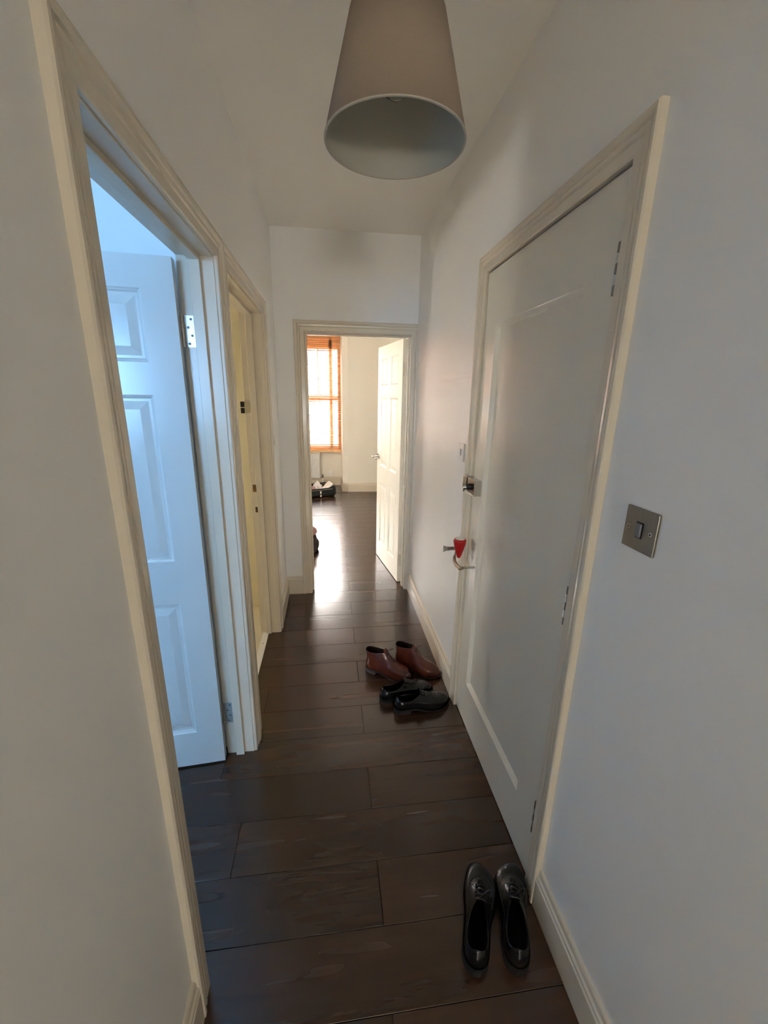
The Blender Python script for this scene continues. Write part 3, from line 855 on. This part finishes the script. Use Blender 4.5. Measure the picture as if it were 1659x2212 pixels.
def shoe_rings(L, rim=1.0):
    return [(-0.003, L + 0.001, 0.042, 0.028, 1.04, 0, 0.0), (-0.002, L - 0.007, 0.055, 0.043, 1.01, 30, 0.0), (0.000, L - 0.026, 0.062, 0.0525, 0.96, 12, 0.0),
            (0.003, 0.79 * L, 0.067, 0.057, 0.92, 7, 0.004), (0.005, 0.66 * L, 0.071, 0.067, 0.89 * (1 + rim) / 2, 4.5, 0.010), (0.007, 0.55 * L, 0.075, 0.081, 0.86 * (1 + rim) / 2, 3.4, 0.016), (0.010, 0.47 * L, 0.079, 0.093, 0.83 * rim, 2.8, 0.024)]


def boot_rings(L):
    return [(-0.003, L + 0.001, 0.044, 0.030, 1.04, 0, 0.0), (-0.002, L - 0.006, 0.058, 0.046, 1.02, 30, 0.0), (0.000, L - 0.024, 0.068, 0.057, 0.98, 12, 0.0),
            (0.002, 0.79 * L, 0.078, 0.064, 0.96, 7, 0.002), (0.004, 0.68 * L, 0.090, 0.079, 0.95, 4.6, 0.004), (0.002, 0.57 * L, 0.106, 0.101, 0.95, 3.4, 0.004), (-0.001, 0.49 * L, 0.122, 0.124, 0.98, 2.6, 0.004), (-0.004, 0.45 * L, 0.134, 0.142, 1.02, 2.3, 0.006)]


BR = ('brown_leather', 'brown_lining', 'brown_sole', 'brown_lace'); BK = ('black_leather', 'black_lining', 'black_sole', 'black_lace')
Shoe('ankle_boot', (0.186, 2.060), -31, 0.275, boot_rings(0.275), BR, 'brown leather ankle boot farther from the skirting', 'brown ankle boots')
Shoe('ankle_boot', (0.364, 2.096), -37, 0.275, boot_rings(0.275), BR, 'brown leather ankle boot nearer the skirting', 'brown ankle boots', side=-1)
Shoe('dress_shoe', (0.232, 1.782), 12, 0.290, shoe_rings(0.29), BK, 'black leather shoe wedged between brown boots and front black shoe', 'black shoes by the boots')
Shoe('dress_shoe', (0.296, 1.703), 8, 0.290, shoe_rings(0.29), BK, 'black leather shoe at the front, toe touching the door frame', 'black shoes by the boots', side=-1)
for i, (x, y, a, lab, sd) in enumerate(((0.366, 0.706, 68, 'black lace-up shoe nearest the viewer, left of its pair', -1), (0.481, 0.694, 70, 'black lace-up shoe nearest the viewer, beside the skirting', 1))):
    s = Shoe('lace_up_shoe', (x, y), a, 0.272, shoe_rings(0.272, 1.14), BK, lab, 'black shoes nearest the viewer', side=sd, wide=1.0)
    ap = s.ring(s.rings[3], 60)
    pts = [(p[0], p[1], p[2] + 0.0008) for p in ap if p[0] > 0.45 * s.L]
    bm = bmesh.new(); bm_tube(bm, pts, 0.0017, 6); obj('apron_seam', bm, 'black_lace', s.t, smooth=True)

# ------------------------------------------------------------------ far room: window, blind, radiator
win = empty('window_1'); tag(win, 'honey wood sash window in the far bay', 'window', kind='structure')
YW = 7.17
WX0, WX1, WZ0, WZ1 = -1.45, 0.182, 0.585, 2.43
for nm, b in (('jamb', (0.135, 0.182, 7.14, 7.25, WZ0, WZ1)), ('jamb', (WX0, WX0 + 0.05, 7.14, 7.25, WZ0, WZ1)), ('head', (WX0, WX1, 7.14, 7.25, 2.37, WZ1)),
              ('sash_stile', (0.0, 0.05, 7.19, 7.23, WZ0 + 0.04, 2.37)), ('sash_stile', (-0.735, -0.685, 7.19, 7.23, WZ0 + 0.04, 2.37)), ('sash_stile', (WX0 + 0.05, WX0 + 0.10, 7.19, 7.23, WZ0 + 0.04, 2.37)),
              ('meeting_rail', (WX0 + 0.05, 0.135, 7.18, 7.235, 1.425, 1.515)), ('top_rail', (WX0 + 0.05, 0.135, 7.19, 7.23, 2.22, 2.37)), ('bottom_rail', (WX0 + 0.05, 0.135, 7.19, 7.23, 0.625, 0.70)),
              ('glazing_bar', (-0.186, -0.170, 7.20, 7.225, 1.515, 2.22)), ('glazing_bar', (-0.52, -0.504, 7.20, 7.225, 1.515, 2.22))):
    boxo(nm, b, 'white_frame' if nm == 'glazing_bar' else 'honey_wood', win, bevel=0.002)
boxo('sill', (WX0, WX1 + 0.0, 7.075, 7.25, 0.575, 0.625), 'honey_wood', win, bevel=0.006)
for x0, x1 in ((0.05, 0.135), (-0.685, 0.0), (-1.35, -0.735)):
    for z0, z1 in ((0.70, 1.425), (1.515, 2.22)): boxo('pane', (x0, x1, 7.210, 7.214, z0, z1), 'window_glass', win)
bl = empty('venetian_blind', (0, 0, 0)); tag(bl, 'honey wood venetian blind hanging open across the bay window', 'blind')
BX0, BX1 = -1.43, 0.176
boxo('headrail', (BX0, BX1, 7.085, 7.135, 2.375, 2.425), 'honey_wood', bl, bevel=0.002)
boxo('valance', (BX0, BX1, 7.070, 7.080, 2.355, 2.428), 'slat_wood', bl, bevel=0.002)
boxo('bottom_rail', (BX0, BX1, 7.092, 7.128, 0.640, 0.656), 'slat_wood', bl, bevel=0.002)
sm = None
z = 0.684
while z < 2.36:
    tilt = math.radians(15)
    if sm is None:
        bm = bmesh.new(); bm_box(bm, BX0, BX1, -0.0175, 0.0175, -0.0015, 0.0015)
        s_ = obj('slat', bm, 'slat_wood', bl); sm = s_.data
    else:
        s_ = bpy.data.objects.new('slat', sm); C.objects.link(s_); s_.parent = bl
    s_.location = (0, 7.110, z); s_.rotation_euler = (tilt, 0, 0)
    z += 0.0290
for x in (0.09, -0.35, -0.80, -1.25):
    for y in (7.0915, 7.1285):
        bm = bmesh.new(); bm_tube(bm, [(x, y, 0.65), (x, y, 2.38)], 0.0011, 5); obj('cord', bm, 'honey_wood', bl)

rad = empty('radiator'); tag(rad, 'white ribbed radiator under the bay window', 'radiator')
boxo('panel', (-1.10, -0.184, 7.085, 7.10, 0.135, 0.560), 'radiator_white', rad, bevel=0.004)
x = -1.085
while x < -0.20:
    boxo('rib', (x, x + 0.020, 7.072, 7.086, 0.160, 0.520), 'radiator_white', rad, bevel=0.005); x += 0.0335
boxo('top_grille', (-1.10, -0.184, 7.068, 7.128, 0.556, 0.574), 'radiator_white', rad, bevel=0.003)
for x in (-0.95, -0.33): boxo('bracket', (x, x + 0.03, 7.098, 7.1485, 0.25, 0.45), 'radiator_white', rad)
bm = bmesh.new(); bm_tube(bm, [(-0.184, 7.10, 0.155), (-0.140, 7.10, 0.155)], 0.011, 12); bm_tube(bm, [(-0.140, 7.10, 0.135), (-0.140, 7.10, 0.195)], 0.014, 12)
obj('valve', bm, 'chrome', rad)
bm = bmesh.new(); bm_tube(bm, [(-0.140, 7.10, 0.0), (-0.140, 7.10, 0.14)], 0.008, 10); obj('pipe', bm, 'threshold_white', rad)
jb = empty('socket_box'); tag(jb, 'small white socket box on the wall right of the radiator', 'socket')
boxo('box', (-0.046, 0.040, 7.095, 7.152, 0.158, 0.246), 'white_plastic', jb, bevel=0.004)
boxo('face_plate', (-0.043, 0.037, 7.090, 7.096, 0.161, 0.243), 'white_plastic', jb, bevel=0.002)

# ------------------------------------------------------------------ suitcase, garments, bag


def rounded_box(name, sx, sy, sz, m, parent=None, seg=3, open_top=False, bevel=0.03, wall=0.006):
    bm = bmesh.new(); bm_box(bm, -sx / 2, sx / 2, -sy / 2, sy / 2, 0, sz)
    if open_top:
        f = max(bm.faces, key=lambda q: q.calc_center_median().z); bmesh.ops.delete(bm, geom=[f], context='FACES_ONLY')
    o = obj(name, bm, m, parent, smooth=False)
    md = o.modifiers.new('b', 'BEVEL'); md.width = bevel; md.segments = seg; md.limit_method = 'ANGLE'; md.angle_limit = 0.5
    if open_top:
        md = o.modifiers.new('s', 'SOLIDIFY'); md.thickness = wall
    return o


case = empty('suitcase', (-0.288, 6.36, 0.012), math.radians(25)); tag(case, 'black suitcase lying open on the far room floor', 'suitcase')
c0 = rounded_box('shell', 0.62, 0.42, 0.135, 'case_black', case, open_top=True, bevel=0.035)
bm = bmesh.new()
for q in range(33):
    pass
rx, ry = 0.312, 0.212
zp = []
for q in range(41):
    a = 2 * PI * q / 40; ca, sa = math.cos(a), math.sin(a); e = 0.28
    zp.append((rx * math.copysign(abs(ca) ** e, ca), ry * math.copysign(abs(sa) ** e, sa), 0.112))
bm_tube(bm, zp, 0.004, 6, caps=False); obj('zip', bm, 'steel_hinge', case, smooth=True)
bm = bmesh.new(); bm_tube(bm, [(-0.02, -0.214, 0.045), (-0.02, -0.232, 0.055), (0.10, -0.232, 0.055), (0.10, -0.214, 0.045)], 0.007, 8); obj('handle', bm, 'case_black', case, smooth=True)
bm = bmesh.new(); bm_box(bm, 0.035, 0.055, -0.2165, -0.2095, 0.005, 0.095); obj('strap', bm, 'threshold_white', case, bevel=0.002)
for cx_, cy_ in ((-0.27, -0.17), (0.27, -0.17), (-0.27, 0.17), (0.27, 0.17)):
    bm = bmesh.new(); bm_lathe(bm, [(0.012, -0.012), (0.016, 0.0), (0.012, 0.004), (0, 0.004)], 12, cx_, cy_); obj('foot', bm, 'case_black', case)


def heap(name, loc, sx, sy, sz, m, label, seed, cat='clothing', rz=0.0):
    rnd = random.Random(seed)
    bm = bmesh.new(); bmesh.ops.create_icosphere(bm, subdivisions=4, radius=1.0)
    ph = [(rnd.uniform(3, 9), rnd.uniform(3, 9), rnd.uniform(0, 6), rnd.uniform(0.02, 0.09)) for _ in range(9)]
    for v in bm.verts:
        p = v.co.copy(); d = sum(a * math.sin(f * p.x + g * p.y + h + 3 * p.z) for f, g, h, a in ph)
        q = p * (1 + d)
        v.co = Vector((q.x * sx, q.y * sy, max(q.z, -0.25) * sz + 0.25 * sz))
    o = obj(name, bm, m, smooth=True); o.location = loc; o.rotation_euler = (0, 0, rz)
    tag(o, label, cat)
    return o


heap('crumpled_shirt', (-0.205, 6.485, 0.045), 0.075, 0.06, 0.105, 'cloth_white', 'white crumpled shirt heaped in the open suitcase', 3)
heap('crumpled_blouse', (-0.305, 6.36, 0.045), 0.07, 0.07, 0.085, 'cloth_pink', 'pink crumpled top in the open suitcase', 5)
heap('crumpled_jumper', (-0.465, 6.27, 0.045), 0.07, 0.085, 0.11, 'cloth_dark', 'dark crumpled jumper at the left of the open suitcase', 8)
bm = bmesh.new()
for i in range(7):
    for j in range(5):
        a, b = i / 6, j / 4
        bm.verts.new((a * 0.21 - 0.02, (b - 0.5) * 0.15, 0.03 + 0.115 * a + 0.012 * math.sin(5 * a + 3 * b) + 0.01 * math.sin(9 * b)))
bm.verts.ensure_lookup_table()
for i in range(6):
    for j in range(4): bm.faces.new([bm.verts[i * 5 + j], bm.verts[(i + 1) * 5 + j], bm.verts[(i + 1) * 5 + j + 1], bm.verts[i * 5 + j + 1]])
tw = obj('folded_towel', bm, 'cloth_white', smooth=True, subdiv=1); tw.location = (-0.150, 6.335, 0.045); tw.rotation_euler = (0, 0, math.radians(35))
md = tw.modifiers.new('s', 'SOLIDIFY'); md.thickness = 0.008
tag(tw, 'white folded cloth sticking up from the right of the suitcase', 'cloth')

bag = empty('soft_bag', (-0.345, 4.02, 0), math.radians(-15)); tag(bag, 'dark soft bag with a mauve top on the floor behind the door frame', 'bag')


def blob(name, sx, sy, z0, z1, m, top=0.55):
    bm = bmesh.new(); n = 28; rows = 10; rr = []
    for j in range(rows + 1):
        t = j / rows; k_ = math.sin(PI * (0.08 + 0.92 * t * 0.5 + 0.46 * t * t * 0.5)) if False else (1 - (1 - top) * smooth(t)) * (0.90 + 0.10 * math.sin(PI * min(1, t * 1.6)))
        if t > 0.85: k_ *= math.sqrt(max(0.02, 1 - ((t - 0.85) / 0.15) ** 2 * 0.6))
        rr.append([bm.verts.new((math.copysign(abs(math.cos(2 * PI * q / n)) ** 0.7, math.cos(2 * PI * q / n)) * sx * k_ * (1 + 0.02 * math.sin(q * 1.7 + j)), math.copysign(abs(math.sin(2 * PI * q / n)) ** 0.7, math.sin(2 * PI * q / n)) * sy * k_, z0 + (z1 - z0) * t)) for q in range(n)])
    for A, B in zip(rr, rr[1:]):
        for q in range(n): bm.faces.new((A[q], A[(q + 1) % n], B[(q + 1) % n], B[q]))
    bm.faces.new(rr[0][::-1]); bm.faces.new(rr[-1])
    return obj(name, bm, m, bag, smooth=True)


blob('body', 0.215, 0.15, 0.0, 0.185, 'bag_dark', 0.95)
blob('flap', 0.205, 0.145, 0.175, 0.285, 'bag_mauve', 0.62)
bm = bmesh.new(); bm_tube(bm, [(-0.08, 0, 0.28), (-0.05, 0, 0.325), (0.0, 0, 0.335), (0.05, 0, 0.325), (0.08, 0, 0.28)], 0.009, 8); obj('grab_handle', bm, 'bag_dark', bag, smooth=True)

# ------------------------------------------------------------------ outside
gd = boxo('ground', (-40, 40, 7.6, 60, -3.2, -3.0), 'pavement'); tag(gd, 'grey street outside the bay window', 'street', kind='structure')
hs = empty('brick_house', (0, 17, -3.0)); tag(hs, 'red brick house across the street seen through the blind', 'building')


def hpart(nm, x0, x1, y0, y1, z0, z1, m): return boxo(nm, (x0, x1, y0, y1, z0 + 3.0, z1 + 3.0), m, hs)


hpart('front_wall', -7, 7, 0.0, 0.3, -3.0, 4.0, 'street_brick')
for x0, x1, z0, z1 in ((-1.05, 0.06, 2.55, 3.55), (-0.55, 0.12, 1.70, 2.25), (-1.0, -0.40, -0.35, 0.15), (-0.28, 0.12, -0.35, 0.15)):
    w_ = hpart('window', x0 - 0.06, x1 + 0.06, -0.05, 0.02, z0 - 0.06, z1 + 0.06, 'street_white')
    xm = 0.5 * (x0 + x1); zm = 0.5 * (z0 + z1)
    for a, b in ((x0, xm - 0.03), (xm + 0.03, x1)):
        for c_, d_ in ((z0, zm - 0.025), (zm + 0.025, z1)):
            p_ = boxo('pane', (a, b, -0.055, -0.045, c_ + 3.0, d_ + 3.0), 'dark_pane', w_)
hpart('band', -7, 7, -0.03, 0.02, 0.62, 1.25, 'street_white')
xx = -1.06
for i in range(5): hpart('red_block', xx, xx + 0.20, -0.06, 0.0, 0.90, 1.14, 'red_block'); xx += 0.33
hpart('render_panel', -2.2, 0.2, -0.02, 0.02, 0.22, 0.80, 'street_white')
bm = bmesh.new()
v = [bm.verts.new(p) for p in ((-7.2, -0.35, 6.95), (7.2, -0.35, 6.95), (7.2, 3.2, 9.3), (-7.2, 3.2, 9.3), (-7.2, -0.35, 6.8), (7.2, -0.35, 6.8), (7.2, 3.2, 6.8), (-7.2, 3.2, 6.8))]
for f in ((0, 1, 2, 3), (7, 6, 5, 4), (0, 4, 5, 1), (1, 5, 6, 2), (2, 6, 7, 3), (3, 7, 4, 0)): bm.faces.new([v[q] for q in f])
obj('roof', bm, 'slate', hs)
